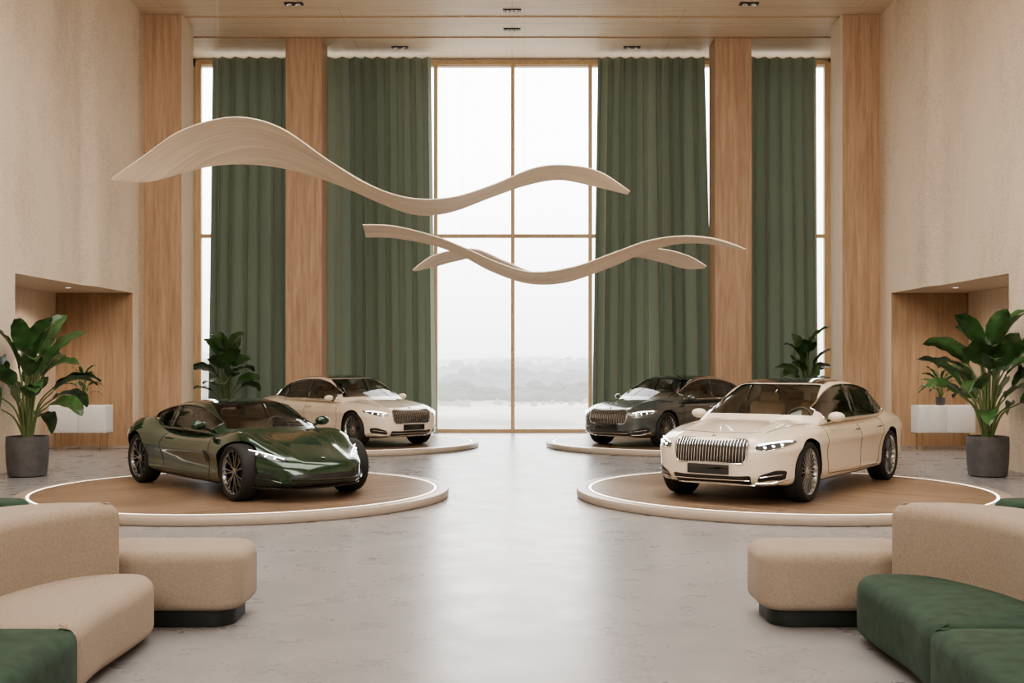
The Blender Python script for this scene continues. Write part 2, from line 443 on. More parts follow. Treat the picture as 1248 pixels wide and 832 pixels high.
# ------------------------------------------------------------------ cars
def sm(t): t = min(1, max(0, t)); return t*t*(3-2*t)
def build_car(P, loc, heading, label, scale=1.):
    rz = math.atan2(heading[1], heading[0])
    root = empty("car", (0, 0, 0), 0, label=label, category="car")
    paint = P["paint"]
    ZT = curve(P["zt"]); ZB = curve(P["zb"]); HW = curve(P["hw"]); SIDE = curve(P["side"], .02)
    x0, x1 = P["x0"], P["x1"]; xm = (x0+x1)/2; Lh = (x1-x0)/2
    wb = P["wb"]; wr = P["wr"]; n = P["n"]; na = P["na"]; belt = P["belt"]; e0 = P["e0"]
    ff = curve(P["ff"], .03); tb0, tb1 = P["tub"]
    def body(a, b, c):
        tub_b = sm((.84-abs(b))/.10)
        m_ = max(abs(b), abs(c))
        s = m_*(abs(b)**n+abs(c)**n)**(-1/n) if m_ > 1e-6 else 1
        s2 = (abs(a)**na+m_**na)**(-1/na)*max(abs(a), m_)
        a, b, c = a*s2, b*s*s2, c*s*s2
        x = xm+a*Lh; t = (c+1)/2
        zt, zb = ZT(x), ZB(x)
        z = zb+t*(zt-zb)
        y = b*HW(x)*SIDE(t)
        for wx in (wb/2, -wb/2):
            y += math.copysign(1, b)*P["flare"]*math.exp(-((x-wx)/.42)**2)*math.exp(-((t-.6)/.35)**2)*min(1, abs(b)*1.1)**6
            z += P["fend"]*math.exp(-((x-wx)/.55)**2)*math.exp(-((abs(b)-.80)/.22)**2)*t**4
        z -= P["crown"]*b*b*t
        tub = sm((x-tb0)/.15)*sm((tb1-x)/.15)*tub_b
        if c > .5: z -= .42*tub*sm((c-.5)/.2)
        e = max(0, (a-e0)/(1-e0)); x += (-P["sweep_f"]*abs(b)**2.6+ff(t))*e*e
        e = max(0, (-a-.6)/.4); x += (P["sweep_r"]*abs(b)**2.4+P["rr"]*(1-t))*e*e
        z += sm((x-tb1)/.3)*P["hoodline"]*math.exp(-((abs(y)-P["hly"])/.06)**2)*t**6
        return (x, y, z)
    def bm_(a, b, c):
        x = xm+a*Lh
        if c > .99 and abs(b) < .78 and tb0 < x < tb1: return 2
        if c < -.99: return 1
        return 0
    V, F, Mi = box_grid(130, 48, 28, body, bm_)
    bvh = BVHTree.FromPolygons(V, F)
    mb = MB(); mb.v = [tuple(v) for v in V]; mb.f = F; mb.m = Mi
    bmats = [paint, M["black"], P["interior"]]
    bo = mb.obj("body", bmats, root)
    cut = []
    for sx in (1, -1):
        for sy in (1, -1):
            c = MB(); r = wr+P["gap"]; nn = 72
            y0, y1 = sorted((sy*.60, sy*1.3))
            c.lathe([(r, y0), (r, y1)], 1, nn, 'y', (sx*wb/2, 0, wr+.005), caps=True)
            cut.append(c.obj("cutter", bmats, smooth=False))
    apply_bool(bo, cut)
    GT = curve(P["gt"], .09); g0, g1 = P["gt"][0][0], P["gt"][-1][0]; gxm = (g0+g1)/2; gL = (g1-g0)/2
    GW = curve(P["gw"], .08); nb = 6
    def gh(a, b, c):
        m_ = max(abs(b), abs(c))
        s = m_*(abs(b)**nb+abs(c)**nb)**(-1/nb) if m_ > 1e-6 else 1
        b, c = b*s, c*s
        x = gxm+a*gL; t = (c+1)/2; zb = belt-.07
        z = zb+t*(max(GT(x), zb+.01)-zb)-P["gcrown"]*b*b*t*t
        y = b*(GW(x)-P["tumble"]*max(0, z-belt+.02))
        e = max(0, (a-.1)/.9); x -= P["gsweep"]*b*b*e
        e = max(0, (-a-.1)/.9); x += P["gsweep_r"]*b*b*e
        return (x, y, z)
    V2, F2, Mi2 = box_grid(90, 36, 16, gh, skip_bottom=True)
    gb = BVHTree.FromPolygons(V2, F2)
    mb = MB(); mb.v = [tuple(v) for v in V2]; mb.f = F2; mb.m = Mi2
    roofm = P["roof"]
    go = mb.obj("cabin_frame", [roofm, M["black"]], root)
    wx0, wx1 = P["dlo"]
    xs = np.linspace(wx0, wx1, 26)
    top = [(x, GT(x)-P["dlo_m"]) for x in xs]
    bot = [(x, belt+P["dlo_b"]+P.get("kick", .03)*sm((P["dlo_k"]-x)/.4)) for x in xs]
    tp = [(a, b) for a, b in zip(top, bot) if a[1]-b[1] > .02]
    poly = roundpoly([p[1] for p in tp]+[p[0] for p in tp][::-1], .02, 3)
    def screen(xb, xt, yb, yt, sw):
        b_ = [(xb-sw*(y/yb)**2, y) for y in np.linspace(-yb, yb, 13)]
        t_ = [(xt-sw*.8*(y/yt)**2, y) for y in np.linspace(yt, -yt, 13)]
        return roundpoly(b_+t_, .03, 3)
    ws = screen(*P["ws"]); rs = screen(*P["rs"])
    cm = [roofm, M["black"]]
    c1 = prism(poly, 'y', -1.5, 1.5, cm, 1); c2 = prism(ws, 'z', .5, 2.5, cm, 1); c3 = prism(rs, 'z', .5, 2.5, cm, 1)
    apply_bool(go, [c1, c2, c3], .018)
    w = MB(); patch(gb, ws, 'z', 1, -.008, w, 0, .07); w.obj("windshield", [M["glass"]], root)
    w = MB(); patch(gb, rs, 'z', 1, -.008, w, 0, .07); w.obj("rear_window", [M["dglass"]], root)
    if P.get("roofglass"):
        a, b, yy = P["roofglass"]
        rp = roundpoly([(a-.13, -yy), (a-.03, -yy*.5), (a+.01, 0), (a-.03, yy*.5), (a-.13, yy), (b, yy*.94), (b, -yy*.94)], .05, 4)
        w = MB(); patch(gb, rp, 'z', 1, .005, w, 0, .05); w.obj("roof_panel", [M["gloss"]], root)
    for sg in (1, -1):
        for (a, b) in P["panes"]:
            q = []
            for xx in np.linspace(max(a, tp[0][0][0]), min(b, tp[-1][0][0]), 14):
                zt_ = np.interp(xx, [t[0][0] for t in tp], [t[0][1] for t in tp]); zb_ = np.interp(xx, [t[0][0] for t in tp], [t[1][1] for t in tp])
                q.append((xx, zb_, zt_))
            pl = [(k[0], k[1]) for k in q]+[(k[0], k[2]) for k in q[::-1]]
            w = MB(); patch(gb, pl, 'y', sg, -.007, w, 0, .07); w.obj("side_window", [M["dglass"]], root)
        for xx in P["pillars"]:
            w = MB(); zt_ = GT(xx)-P["dlo_m"]+.01; zb_ = belt
            patch(gb, [(xx-.035, zb_), (xx+.035, zb_), (xx+.015, zt_), (xx-.05, zt_)], 'y', sg, -.002, w, 0, .03)
            w.obj("door_pillar", [M["gloss"]], root)
        w = MB(); line_on(gb, poly, 'y', sg, .009, w, 0, .003, closed=True); w.obj("window_trim", [P["trim"]], root)
        mx, mz = P["mirror"]
        yb = HW(mx)*.90
        w = MB(); w.ell((mx, sg*(yb+.11), mz+.03), (.07, .11, .065), 0); w.tube([(mx, sg*(yb-.1), mz-.05), (mx, sg*(yb+.06), mz)], .02, 1)
        w.obj("side_mirror", [paint, M["black"]], root)
        w = MB()
        for sl in P["seams"]: line_on(bvh, dens(sl, 8), 'y', sg, .0045, w, 0)
        w.obj("door_seam", [M["black"]], root)
        for hx in P["handles"]:
            w = MB(); pts = [proj(bvh, (hx+d, P["handle_z"]), 'y', sg, o_) for d, o_ in ((-.1, 0.), (-.08, .025), (.08, .025), (.1, 0.))]
            w.tube(pts, .011, 0, 8); w.obj("door_handle", [P["trim"]], root)
        if P.get("sill"):
            w = MB(); line_on(bvh, dens([(wb/2-.45, P["sill"]), (-wb/2+.45, P["sill"])], 20), 'y', sg, .009, w, 0); w.obj("sill_trim", [P["trim"]], root)
    add_wheels(root, wb, P["track"], P["wheel"], wr)
    for (sx, sy) in ((P["seatx"], .37), (P["seatx"], -.37), (P["seatx"]-P["rowgap"], .37), (P["seatx"]-P["rowgap"], -.37)):
        w = MB(); rot = Matrix.Rotation(-.25, 3, 'Y')
        w.rbox((sx, sy, belt-.05+P["seath"]), (.16, .50, .52), .07, 0, 4, rot)
        w.rbox((sx-.10, sy, belt+.26+P["seath"]), (.10, .27, .15), .045, 0, 4, rot)
        w.rbox((sx+.24, sy, belt-.28+P["seath"]), (.5, .5, .14), .06, 0, 3)
        w.obj("seat", [P["interior"]], root)
    dx = P["tub"][1]-.12
    w = MB(); w.rbox((dx-.05, 0, belt-.10), (.32, 1.32, .2), .06, 0, 4); w.obj("dashboard", [M["dark_int"]], root)
    w = MB(); sw = []
    for k in range(28):
        a = 2*pi*k/28; q = Matrix.Rotation(-.45, 3, 'Y') @ Vector((0, .17*math.cos(a), .17*math.sin(a))); sw.append(q+Vector((dx-.32, .37, belt+.0)))
    w.tube(sw, .014, 0, 8, closed=True); w.tube([sw[0], sw[14]], .014, 0); w.obj("steering_wheel", [M["dark_int"]], root)
    P["front"](P, root, bvh, HW, ZT)
    root.location = loc; root.rotation_euler.z = rz; root.scale = (scale,)*3
    return root

def front_sedan(P, root, bvh, HW, ZT):
    gz0, gz1 = .50, .785
    outline = roundpoly([(-.42, gz0), (.42, gz0), (.47, gz0+.07), (.48, gz1-.05), (.43, gz1), (-.43, gz1), (-.48, gz1-.05), (-.47, gz0+.07)], .045, 4)
    w = MB(); patch(bvh, outline, 'x', 1, .006, w, 1, .04)
    line_on(bvh, outline, 'x', 1, .011, w, 0, .008, closed=True)
    for i in range(25):
        y = -.456+.038*i
        zs = [z for z in np.linspace(gz0, gz1, 30) if inpoly((y, z), outline)]
        if len(zs) < 2: continue
        line_on(bvh, dens([(y, zs[0]), (y, zs[-1])], 5), 'x', 1, .0052, w, 0, .009, n=5)
    w.obj("grille", [M["chrome"], M["black"]], root, label="chrome grille with vertical slats")
    w = MB(); w.lathe([(.001, .012), (.022, .01), (.026, 0.)], 0, 24, 'x', tuple(proj(bvh, (0, gz1+.03), 'x', 1, 0.))); w.obj("emblem", [M["chrome"]], root)
    for s in (1, -1):
        o = [(.55, .668), (.545, .715), (.65, .748), (.78, .770), (.88, .772), (.88, .735), (.80, .695), (.68, .655)]
        o = roundpoly([(s*a, b) for a, b in o], .02, 3)
        w = MB(); patch(bvh, o, 'x', 1, .006, w, 0, .03)
        line_on(bvh, o, 'x', 1, .005, w, 2, .006, closed=True)
        line_on(bvh, dens([(s*.575, .717), (s*.68, .741), (s*.78, .756), (s*.855, .76)], 5), 'x', 1, .006, w, 1, .010)
        for yy, zz in ((.645, .695), (.72, .710), (.79, .724)):
            c = proj(bvh, (s*yy, zz), 'x', 1, .006); w.ell(c, (.010, .022, .014), 1, 12, 8)
        w.obj("headlight", [M["lens"], M["drl"], M["chrome"]], root)
        q = roundpoly([(s*.56, .29), (s*.82, .31), (s*.84, .42), (s*.76, .43), (s*.60, .37)], .03, 3)
        w = MB(); patch(bvh, q, 'x', 1, .006, w, 1, .04)
        line_on(bvh, dens([(s*.53, .27), (s*.70, .275), (s*.84, .32)], 6), 'x', 1, .011, w, 0, .006)
        line_on(bvh, dens([(s*.60, .345), (s*.80, .375)], 6), 'x', 1, .006, w, 0, .008)
        w.obj("side_intake", [M["chrome"], M["black"]], root)
    w = MB(); patch(bvh, roundpoly([(-.48, .25), (.48, .25), (.51, .36), (-.51, .36)], .03, 3), 'x', 1, .006, w, 1, .04)
    line_on(bvh, dens([(-.50, .24), (.50, .24)], 12), 'x', 1, .010, w, 0, .006)
    line_on(bvh, dens([(-.48, .305), (.48, .305)], 12), 'x', 1, .006, w, 0, .008)
    w.obj("lower_intake", [M["chrome"], M["black"]], root)
    p = proj(bvh, (0, .42), 'x', 1, .03)
    w = MB(); w.rbox((p.x, 0, .43), (.02, .54, .12), .008); w.obj("license_plate", [M["gloss"]], root)
    w = MB(); p = proj(bvh, (P["x1"]-.34, 0), 'z', 1, 0)
    w.tube([p, p+Vector((-.01, 0, .05))], .006, 0); w.tube([p+Vector((-.01, 0, .05))+Vector((0, .022*math.cos(a), .022*math.sin(a))) for a in np.linspace(0, 2*pi, 15)[:-1]], .004, 0, closed=True)
    w.obj("hood_ornament", [M["chrome"]], root)
    w = MB()
    for s in (1, -1): line_on(bvh, dens([(P["tub"][1]+.05, s*.76), (1.6, s*.70), (P["x1"]-.40, s*.56)], 10), 'z', 1, .004, w, 0)
    line_on(bvh, dens([(P["x1"]-.36, -.52), (P["x1"]-.24, 0), (P["x1"]-.36, .52)], 10), 'z', 1, .004, w, 0)
    w.obj("hood_seam", [M["black"]], root)
    rear_lamps(P, root, bvh, .74, .82)
def rear_lamps(P, root, bvh, z0, z1):
    for s in (1, -1):
        o = roundpoly([(s*.45, z0), (s*.80, z0), (s*.80, z1), (s*.45, z1)], .02, 3)
        w = MB(); patch(bvh, o, 'x', -1, .006, w, 0, .04); w.obj("tail_light", [M["tail"]], root)
def front_sport(P, root, bvh, HW, ZT):
    for s in (1, -1):
        o = [(.44, .515), (.56, .575), (.68, .628), (.79, .66), (.83, .63), (.77, .58), (.66, .537), (.54, .505)]
        o = roundpoly([(s*a, b) for a, b in o], .02, 3)
        w = MB(); patch(bvh, o, 'x', 1, .006, w, 0, .03)
        line_on(bvh, dens([(s*.49, .533), (s*.60, .583), (s*.70, .622), (s*.785, .645)], 5), 'x', 1, .005, w, 1, .010)
        for yy, zz in ((.58, .545), (.655, .572), (.725, .60)):
            c = proj(bvh, (s*yy, zz), 'x', 1, .006); w.ell(c, (.010, .018, .012), 1, 12, 8)
        w.obj("headlight", [M["lens"], M["drl"]], root)
        q = roundpoly([(s*.54, .22), (s*.78, .24), (s*.82, .36), (s*.74, .37), (s*.60, .31)], .02, 3)
        w = MB(); patch(bvh, q, 'x', 1, .006, w, 0, .04)
        line_on(bvh, dens([(s*.57, .255), (s*.78, .315)], 6), 'x', 1, .01, w, 1, .01)
        w.obj("side_intake", [M["black"], P["paint"]], root)
        q = roundpoly([(.86, .46), (.74, .44), (.68, .60), (.80, .58)], .02, 3)
        w = MB(); patch(bvh, q, 'y', s, .005, w, 0, .03); w.obj("fender_vent", [M["black"]], root)
    w = MB(); patch(bvh, roundpoly([(-.44, .22), (.44, .22), (.52, .29), (.42, .36), (-.42, .36), (-.52, .29)], .03, 3), 'x', 1, .006, w, 0, .04)
    line_on(bvh, dens([(-.48, .29), (.48, .29)], 12), 'x', 1, .010, w, 1, .012)
    w.obj("grille", [M["black"], M["gloss"]], root, label="wide gloss black lower grille")
    w = MB(); line_on(bvh, dens([(-.78, .20), (-.4, .175), (.4, .175), (.78, .20)], 12), 'x', 1, .02, w, 0, .01); w.obj("front_splitter", [M["gloss"]], root)
    p = proj(bvh, (P["x1"]-.18, 0), 'z', 1, .002)
    w = MB(); w.ell(p, (.035, .028, .008), 0); w.obj("emblem", [M["chrome"]], root)
    w = MB()
    for s in (1, -1): line_on(bvh, dens([(P["tub"][1]+.05, s*.60), (1.5, s*.52), (P["x1"]-.30, s*.38)], 10), 'z', 1, .004, w, 0)
    w.obj("hood_seam", [M["black"]], root)
    rear_lamps(P, root, bvh, .66, .70)

SIDEP = [(0, .93), (.1, .968), (.25, .972), (.42, .972), (.62, .982), (.72, 1.0), (.77, .982), (.88, .965), (1, .93)]
def sedan(**kw):
    P = dict(x0=-2.72, x1=2.52, wb=3.2, wr=.37, n=7, na=9, e0=.5, belt=.95, gap=.035, track=.80,
        zt=[(-2.8, .96), (-2.4, 1.02), (-1.9, 1.03), (-1.2, 1.00), (-.2, .975), (.9, .985), (1.3, .98), (1.8, .945), (2.2, .89), (2.6, .83)],
        zb=[(-2.8, .28), (-2.2, .20), (0, .17), (2.2, .19), (2.6, .22)],
        hw=[(-2.8, .86), (-2.3, .925), (-1.4, .95), (0, .945), (1.4, .95), (2.1, .935), (2.6, .88)],
        side=SIDEP, ff=[(0, -.08), (.25, -.01), (.5, 0), (.75, -.02), (1, -.07)], rr=-.10,
        flare=.012, fend=.004, crown=.05, sweep_f=.26, sweep_r=.18, tub=(-1.75, 1.0), hoodline=.018, hly=.48,
        gt=[(-2.35, 1.0), (-1.95, 1.14), (-1.5, 1.33), (-1.1, 1.43), (-.6, 1.485), (-.1, 1.49), (.25, 1.445), (.6, 1.32), (.95, 1.15), (1.28, .95)],
        gw=[(-2.4, .66), (-1.8, .80), (-1.2, .865), (0, .875), (.8, .865), (1.3, .82)],
        gcrown=.03, tumble=.40, gsweep=.20, gsweep_r=.20,
        dlo=(-1.75, .86), dlo_m=.085, dlo_b=.03, dlo_k=-1.2, panes=[(-1.8, -1.32), (-1.25, -.34), (-.27, 1.0)], pillars=[-.305, -1.285],
        ws=(1.14, .36, .72, .56, .17), rs=(-2.15, -1.42, .56, .50, -.12), roofglass=(.31, -1.30, .57),
        mirror=(.78, .98), seams=[[(.98, .92), (1.02, .60), (.95, .30), (-.28, .27)], [(-.30, .95), (-.30, .60), (-.28, .27)], [(-1.28, .95), (-1.26, .78), (-1.08, .50), (-1.0, .28), (-.28, .27)]],
        handles=[-.12, -1.04], handle_z=.80, trim=M["chrome"], sill=.25, seatx=-.15, rowgap=.98, seath=0,
        interior=M["cream_int"], wheel="multi", front=front_sedan)
    P.update(kw)
    if "roof" not in P: P["roof"] = P["paint"]
    return P
ivory = mat("ivory_paint", (.72, .62, .50), .3, .0, coat=1)
graph = mat("graphite_paint", (.10, .112, .106), .26, .5, coat=1)
greenp = mat("deep_green_paint", (.004, .032, .014), .18, .25, coat=1)
sport = dict(paint=greenp, roof=greenp, x0=-2.46, x1=2.33, wb=2.95, wr=.36, n=6, na=6, e0=.3, belt=.83, gap=.028, track=.80,
    zt=[(-2.5, .83), (-2.1, .905), (-1.6, .89), (-1.0, .855), (-.2, .83), (.7, .84), (1.1, .815), (1.5, .76), (1.9, .685), (2.35, .565)],
    zb=[(-2.5, .26), (-1.8, .17), (0, .13), (2.0, .14), (2.35, .17)],
    hw=[(-2.5, .80), (-2.0, .93), (-1.45, .97), (-.6, .93), (.2, .92), (1.45, .955), (1.9, .93), (2.35, .82)],
    side=[(0, .94), (.15, .96), (.35, .955), (.52, .97), (.68, 1.0), (.78, .99), (.9, .965), (1, .93)],
    ff=[(0, -.05), (.2, .02), (.45, .0), (.75, -.06), (1, -.16)], rr=-.16,
    flare=.03, fend=.13, crown=.04, sweep_f=.42, sweep_r=.26, tub=(-1.3, .80), hoodline=.014, hly=.34,
    gt=[(-2.25, .89), (-1.75, 1.0), (-1.2, 1.12), (-.7, 1.205), (-.25, 1.235), (.1, 1.21), (.45, 1.095), (.8, .95), (1.08, .81)],
    gw=[(-2.2, .50), (-1.6, .68), (-1.0, .79), (0, .83), (.7, .81), (1.1, .74)],
    gcrown=.03, tumble=.44, gsweep=.22, gsweep_r=.10,
    dlo=(-1.40, .66), dlo_m=.075, dlo_b=.02, dlo_k=-.8, panes=[(-1.4, -.62), (-.56, .8)], pillars=[-.59], kick=.05,
    ws=(.96, .20, .64, .50, .18), rs=(-1.95, -1.10, .42, .46, -.05), roofglass=(.17, -1.0, .50),
    mirror=(.58, .89), seams=[[(.80, .80), (.86, .55), (.78, .25), (-.60, .22)], [(-.58, .82), (-.70, .60), (-.60, .22)]],
    handles=[-.45], handle_z=.70, trim=M["gloss"], sill=None, seatx=-.25, rowgap=.78, seath=-.10,
    interior=M["cream_int"], wheel="five", front=front_sport)
Z = .12
build_car(sedan(paint=ivory), (3.99, 16.62, Z), (-.575, -.818), "glossy ivory luxury sedan with chrome grille on the round platform", 1.045)
build_car(sedan(paint=ivory, x0=-2.82), (-3.72, 25.85, Z), (.66, -.75), "ivory luxury sedan with black roof parked by the green drapes")
build_car(sedan(paint=graph, roof=graph, x0=-2.82), (3.66, 25.85, Z), (-.67, -.74), "dark graphite luxury sedan with chrome grille parked by the drapes")
build_car(sport, (-3.88, 16.55, Z), (.65, -.76), "glossy deep green low sports coupe on the round platform", 1.02)

# ------------------------------------------------------------------ room
WX = 8.62; CH = 10.04
def wxp(Y):
    t = min(1, max(0, (23.95-Y)/.7)); t = t*t*(3-2*t); return WX+.14*t
def side_wall(sg, name):
    mb = MB(); Ys = sorted(set([-6, 5, 14, 20.25, 26.1, 26.9, 31.0]+list(np.linspace(23.2, 24.0, 9))))
    NZ = 3.47; D = 10.37
    for a, b in zip(Ys[:-1], Ys[1:]):
        xa, xb = sg*wxp(a), sg*wxp(b)
        mb.add([(xa, a, NZ), (xb, b, NZ), (xb, b, CH+.2), (xa, a, CH+.2)], [(0, 1, 2, 3)], 0)
        if not (a >= 20.2 and b <= 26.15):
            mb.add([(xa, a, 0), (xb, b, 0), (xb, b, NZ), (xa, a, NZ)], [(0, 1, 2, 3)], 0)
        else:
            mb.add([(xa, a, NZ), (xb, b, NZ), (sg*D, b, NZ), (sg*D, a, NZ)], [(0, 1, 2, 3)], 1)
            mb.add([(sg*D, a, 0), (sg*D, b, 0), (sg*D, b, NZ), (sg*D, a, NZ)], [(0, 1, 2, 3)], 1)
    mb.add([(sg*wxp(20.25), 20.25, 0), (sg*D, 20.25, 0), (sg*D, 20.25, NZ), (sg*wxp(20.25), 20.25, NZ)], [(0, 1, 2, 3)], 0)
    mb.add([(sg*WX, 26.1, 0), (sg*D, 26.1, 0), (sg*D, 26.1, NZ), (sg*WX, 26.1, NZ)], [(0, 1, 2, 3)], 2)
    mb.add([(sg*11.2, -6, 0), (sg*11.2, 31, 0), (sg*11.2, 31, CH+.2), (sg*11.2, -6, CH+.2)], [(0, 1, 2, 3)], 0)
    mb.obj(name, [M["wall"], M["nichelight"], M["nichewood"]], smooth=False, recalc=False, kind="structure", label="textured beige plaster wall with timber lined niche")
side_wall(-1, "wall_left"); side_wall(1, "wall_right")
def sbox(name, c, d, m, kind="structure", **k):
    mb = MB(); mb.box(c, d); return mb.obj(name, [m], smooth=False, kind=kind, **k)
sbox("floor", (0, 12.6, -.1), (22.6, 37.4, .2), M["floor"], label="polished grey concrete floor")
sbox("ceiling", (0, 12.6, CH+.1), (22.6, 37.4, .2), M["ceil"], label="pale oak panelled ceiling")
sbox("wall_front", (0, -6.1, 5), (22.6, .2, 10.4), M["wall"], label="beige plaster wall")
mb = MB()
mb.box((0, 31.0, 10.0), (17.6, .2, .3)); mb.box((-9.9, 31.0, 5), (2.8, .2, 10.4)); mb.box((9.9, 31.0, 5), (2.8, .2, 10.4))
mb.obj("wall_back", [M["wall"]], smooth=False, kind="structure", label="beige wall around the window")
for i, (yy) in enumerate((27.07, 28.78)):
    sbox("trim_%d" % (i+1), (0, yy, CH-.012), (17.2, .05, .03), M["nichewood"] if i else M["frame"], label="thin ceiling joint strip")
mb = MB(); FY = 30.88
for x in (-8.42, -6.3, -4.15, -2.05, .02, 2.10, 4.2, 6.35, 8.46):
    mb.box((x, FY, 4.97), (.10 if abs(x) < 8 else .16, .14, 9.94))
for z in (.05, 5.28, 9.93): mb.box((0, FY+.003, z), (17, .12, .10))
mb.obj("window_1", [M["frame"]], smooth=False, kind="structure", label="tall timber framed gridded window")
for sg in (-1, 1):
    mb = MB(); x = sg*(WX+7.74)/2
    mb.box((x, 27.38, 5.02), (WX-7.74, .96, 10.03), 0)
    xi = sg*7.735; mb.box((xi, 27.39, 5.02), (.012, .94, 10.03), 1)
    mb.obj("column", [M["col"], M["col_lit_side"]], smooth=False, label="tall oak clad column beside the plaster wall", category="column", group="oak clad columns")
for sg, xc in ((-1, -5.225), (1, 5.55)):
    mb = MB(); mb.box((xc, 29.25, 5.02), (.91, .9, 10.03), 0)
    mb.obj("column", [M["col"]], smooth=False, label="tall oak clad column between green drapes", category="column", group="oak clad columns")
def curtain(x0t, x1t, x0b, x1b, seed, Y=30.22):
    rnd = random.Random(seed); W = x1t-x0t; nf = max(2, int(W/.30)); nx = nf*20; nz = 36; H = 9.9
    ph = [rnd.uniform(-1.2, 1.2) for _ in range(nf+2)]; am = [rnd.uniform(.6, 1.25) for _ in range(nf+2)]
    V = []; F = []
    for k in range(nz+1):
        t = k/nz; z = .015+(H-.015)*t
        for i in range(nx+1):
            s = i/nx; f = s*nf; j = min(int(f), nf); fr = sm(f-j)
            p = ph[j]*(1-fr)+ph[min(j+1, nf)]*fr; a = am[j]*(1-fr)+am[min(j+1, nf)]*fr
            th = 2*pi*f+p*(1-.5*t)+.2*math.sin(3*t+j*(1-fr)+(j+1)*fr)
            amp = .24*a*(1-.30*t**4)
            xx = x0b+(x0t-x0b)*t+s*((x1b-x0b)+((x1t-x0t)-(x1b-x0b))*t)
            V.append((xx+.03*math.sin(2*th)*a, Y+amp*math.sin(th), z))
    for k in range(nz):
        for i in range(nx):
            a = k*(nx+1)+i; F.append((a, a+1, a+nx+2, a+nx+1))
    mb = MB(); mb.add(V, F)
    return mb.obj("curtain", [M["curtain"]], angle=180, recalc=False, label="floor length heavy sage green pleated drape at the window", category="curtain", group="green window drapes")
curtain(-7.85, -5.45, -7.95, -5.45, 1); curtain(-5.05, -2.13, -5.05, -2.0, 2)
curtain(2.27, 5.08, 2.12, 5.32, 3); curtain(6.05, 8.0, 6.05, 8.08, 4)
curtain(5.28, 5.62, 5.40, 5.75, 5, 30.35)
for (x, y) in ((-4.95, 26.07), (0, 26.56), (5.38, 26.07), (0, 28.1), (-2.9, 29.7), (3.1, 29.7)):
    r = MB(); r.box((0, 0, -.012), (.42, .17, .03), 0)
    for q in (-.1, .1): r.lathe([(.001, -.03), (.05, -.03), (.06, -.045), (.062, -.027)], 1, 20, 'z', (q, 0, 0))
    o = r.obj("downlight", [M["black"], M["chrome"]], label="black recessed twin ceiling spotlight", category="ceiling light", group="recessed ceiling spotlights")
    o.location = (x, y, CH)
for sg in (-1, 1):
    r = MB(); r.lathe([(.001, -.004), (.055, -.004)], 1, 24); r.lathe([(.055, -.005), (.08, -.008), (.085, 0)], 0, 24)
    o = r.obj("downlight", [M["white"], M["led"]], label="small round spotlight in the niche ceiling", category="ceiling light"); o.location = (sg*9.35, 24.2, 3.47)
    ld = bpy.data.lights.new("niche_lamp", "SPOT"); ld.energy = 200; ld.spot_size = 2.5; ld.spot_blend = .9; ld.color = (1, .90, .78); ld.shadow_soft_size = .06
    lo = bpy.data.objects.new("niche_lamp", ld); lo.location = (sg*9.35, 24.2, 3.44); COL.objects.link(lo)

# ------------------------------------------------------------------ platforms
def platform(x, y, R, rim=.16, rot=0):
    e = empty("display_platform", (x, y, 0), rot, label="low round timber topped display platform with glowing edge", category="platform", group="round car platforms")
    b = MB(); b.lathe([(R-.06, 0), (R-.02, .004), (R, .03), (R, .09), (R-.012, .112), (R-.03, .118), (R-rim, .118), (R-rim, .09)], 0, 160); b.obj("platform_rim", [M["rim"]], e)
    d = MB(); d.lathe([(.001, .12), (R-rim-.055, .12), (R-rim-.055, .10)], 0, 160); d.obj("deck", [M["deck"]], e, angle=30)
    l = MB(); l.lathe([(R-rim-.045, .1175), (R-rim-.010, .1175)], 0, 160); l.obj("led_strip", [M["led"]], e)
    b = MB(); b.lathe([(.001, .1), (R-rim, .1)], 0, 100); b.obj("underlay", [M["black"]], e)
platform(-3.86, 16.27, 2.96, rot=.75); platform(3.88, 16.27, 2.96, rot=-.75)
platform(-3.70, 25.9, 2.95, .14, .75); platform(3.72, 25.9, 2.95, .14, -.75)

# ------------------------------------------------------------------ wave sculptures
def ribbon(near, far, label, th=.02):
    A = spline(near, 8); B = spline(far, 8); n = len(A); m = 8
    V = []; UV = []; L = 0
    ctr = [(a+b)/2 for a, b in zip(A, B)]
    for i in range(n):
        if i: L += (ctr[i]-ctr[i-1]).length
        t = (ctr[min(i+1, n-1)]-ctr[max(i-1, 0)]).normalized(); c = (B[i]-A[i])
        nn = t.cross(c)
        if nn.length < 1e-6: nn = Vector((0, 0, 1))
        nn.normalize()
        if nn.z < 0: nn = -nn
        w = c.length
        for side in (1, -1):
            for j in range(m+1):
                s = j/m; bow = math.sin(pi*s)
                p = A[i].lerp(B[i], s)+nn*(side*th*(.35+.65*bow**.5)*min(1, w/.3+.2)+.04*bow*w)
                V.append(p); UV.append((L, s*max(w, .1)))
    F = []; W = m+1
    for i in range(n-1):
        o = i*2*W; q = (i+1)*2*W
        for j in range(m):
            F.append((o+j, o+j+1, q+j+1, q+j)); F.append((o+W+j, q+W+j, q+W+j+1, o+W+j+1))
        F.append((o, q, q+W, o+W)); F.append((o+m, o+W+m, q+W+m, q+m))
    for o in (0, (n-1)*2*W):
        F.append(tuple([o+j for j in range(W)]+[o+W+j for j in range(W-1, -1, -1)]))
    mb = MB(); mb.add(V, F)
    ob = mb.obj("wave_sculpture", [M["wave"]], angle=50, label=label, category="sculpture", group="suspended bent wood waves")
    me = ob.data; uv = me.uv_layers.new(name="uv")
    for lp in me.loops: uv.data[lp.index].uv = UV[lp.vertex_index]
    for f in (.22, .78):
        c = ctr[int(f*(n-1))]; w = MB(); w.tube([c, (c.x, c.y, CH-.002)], .0012, 0, 5); w.obj("cable", [M["alloy"]], ob)
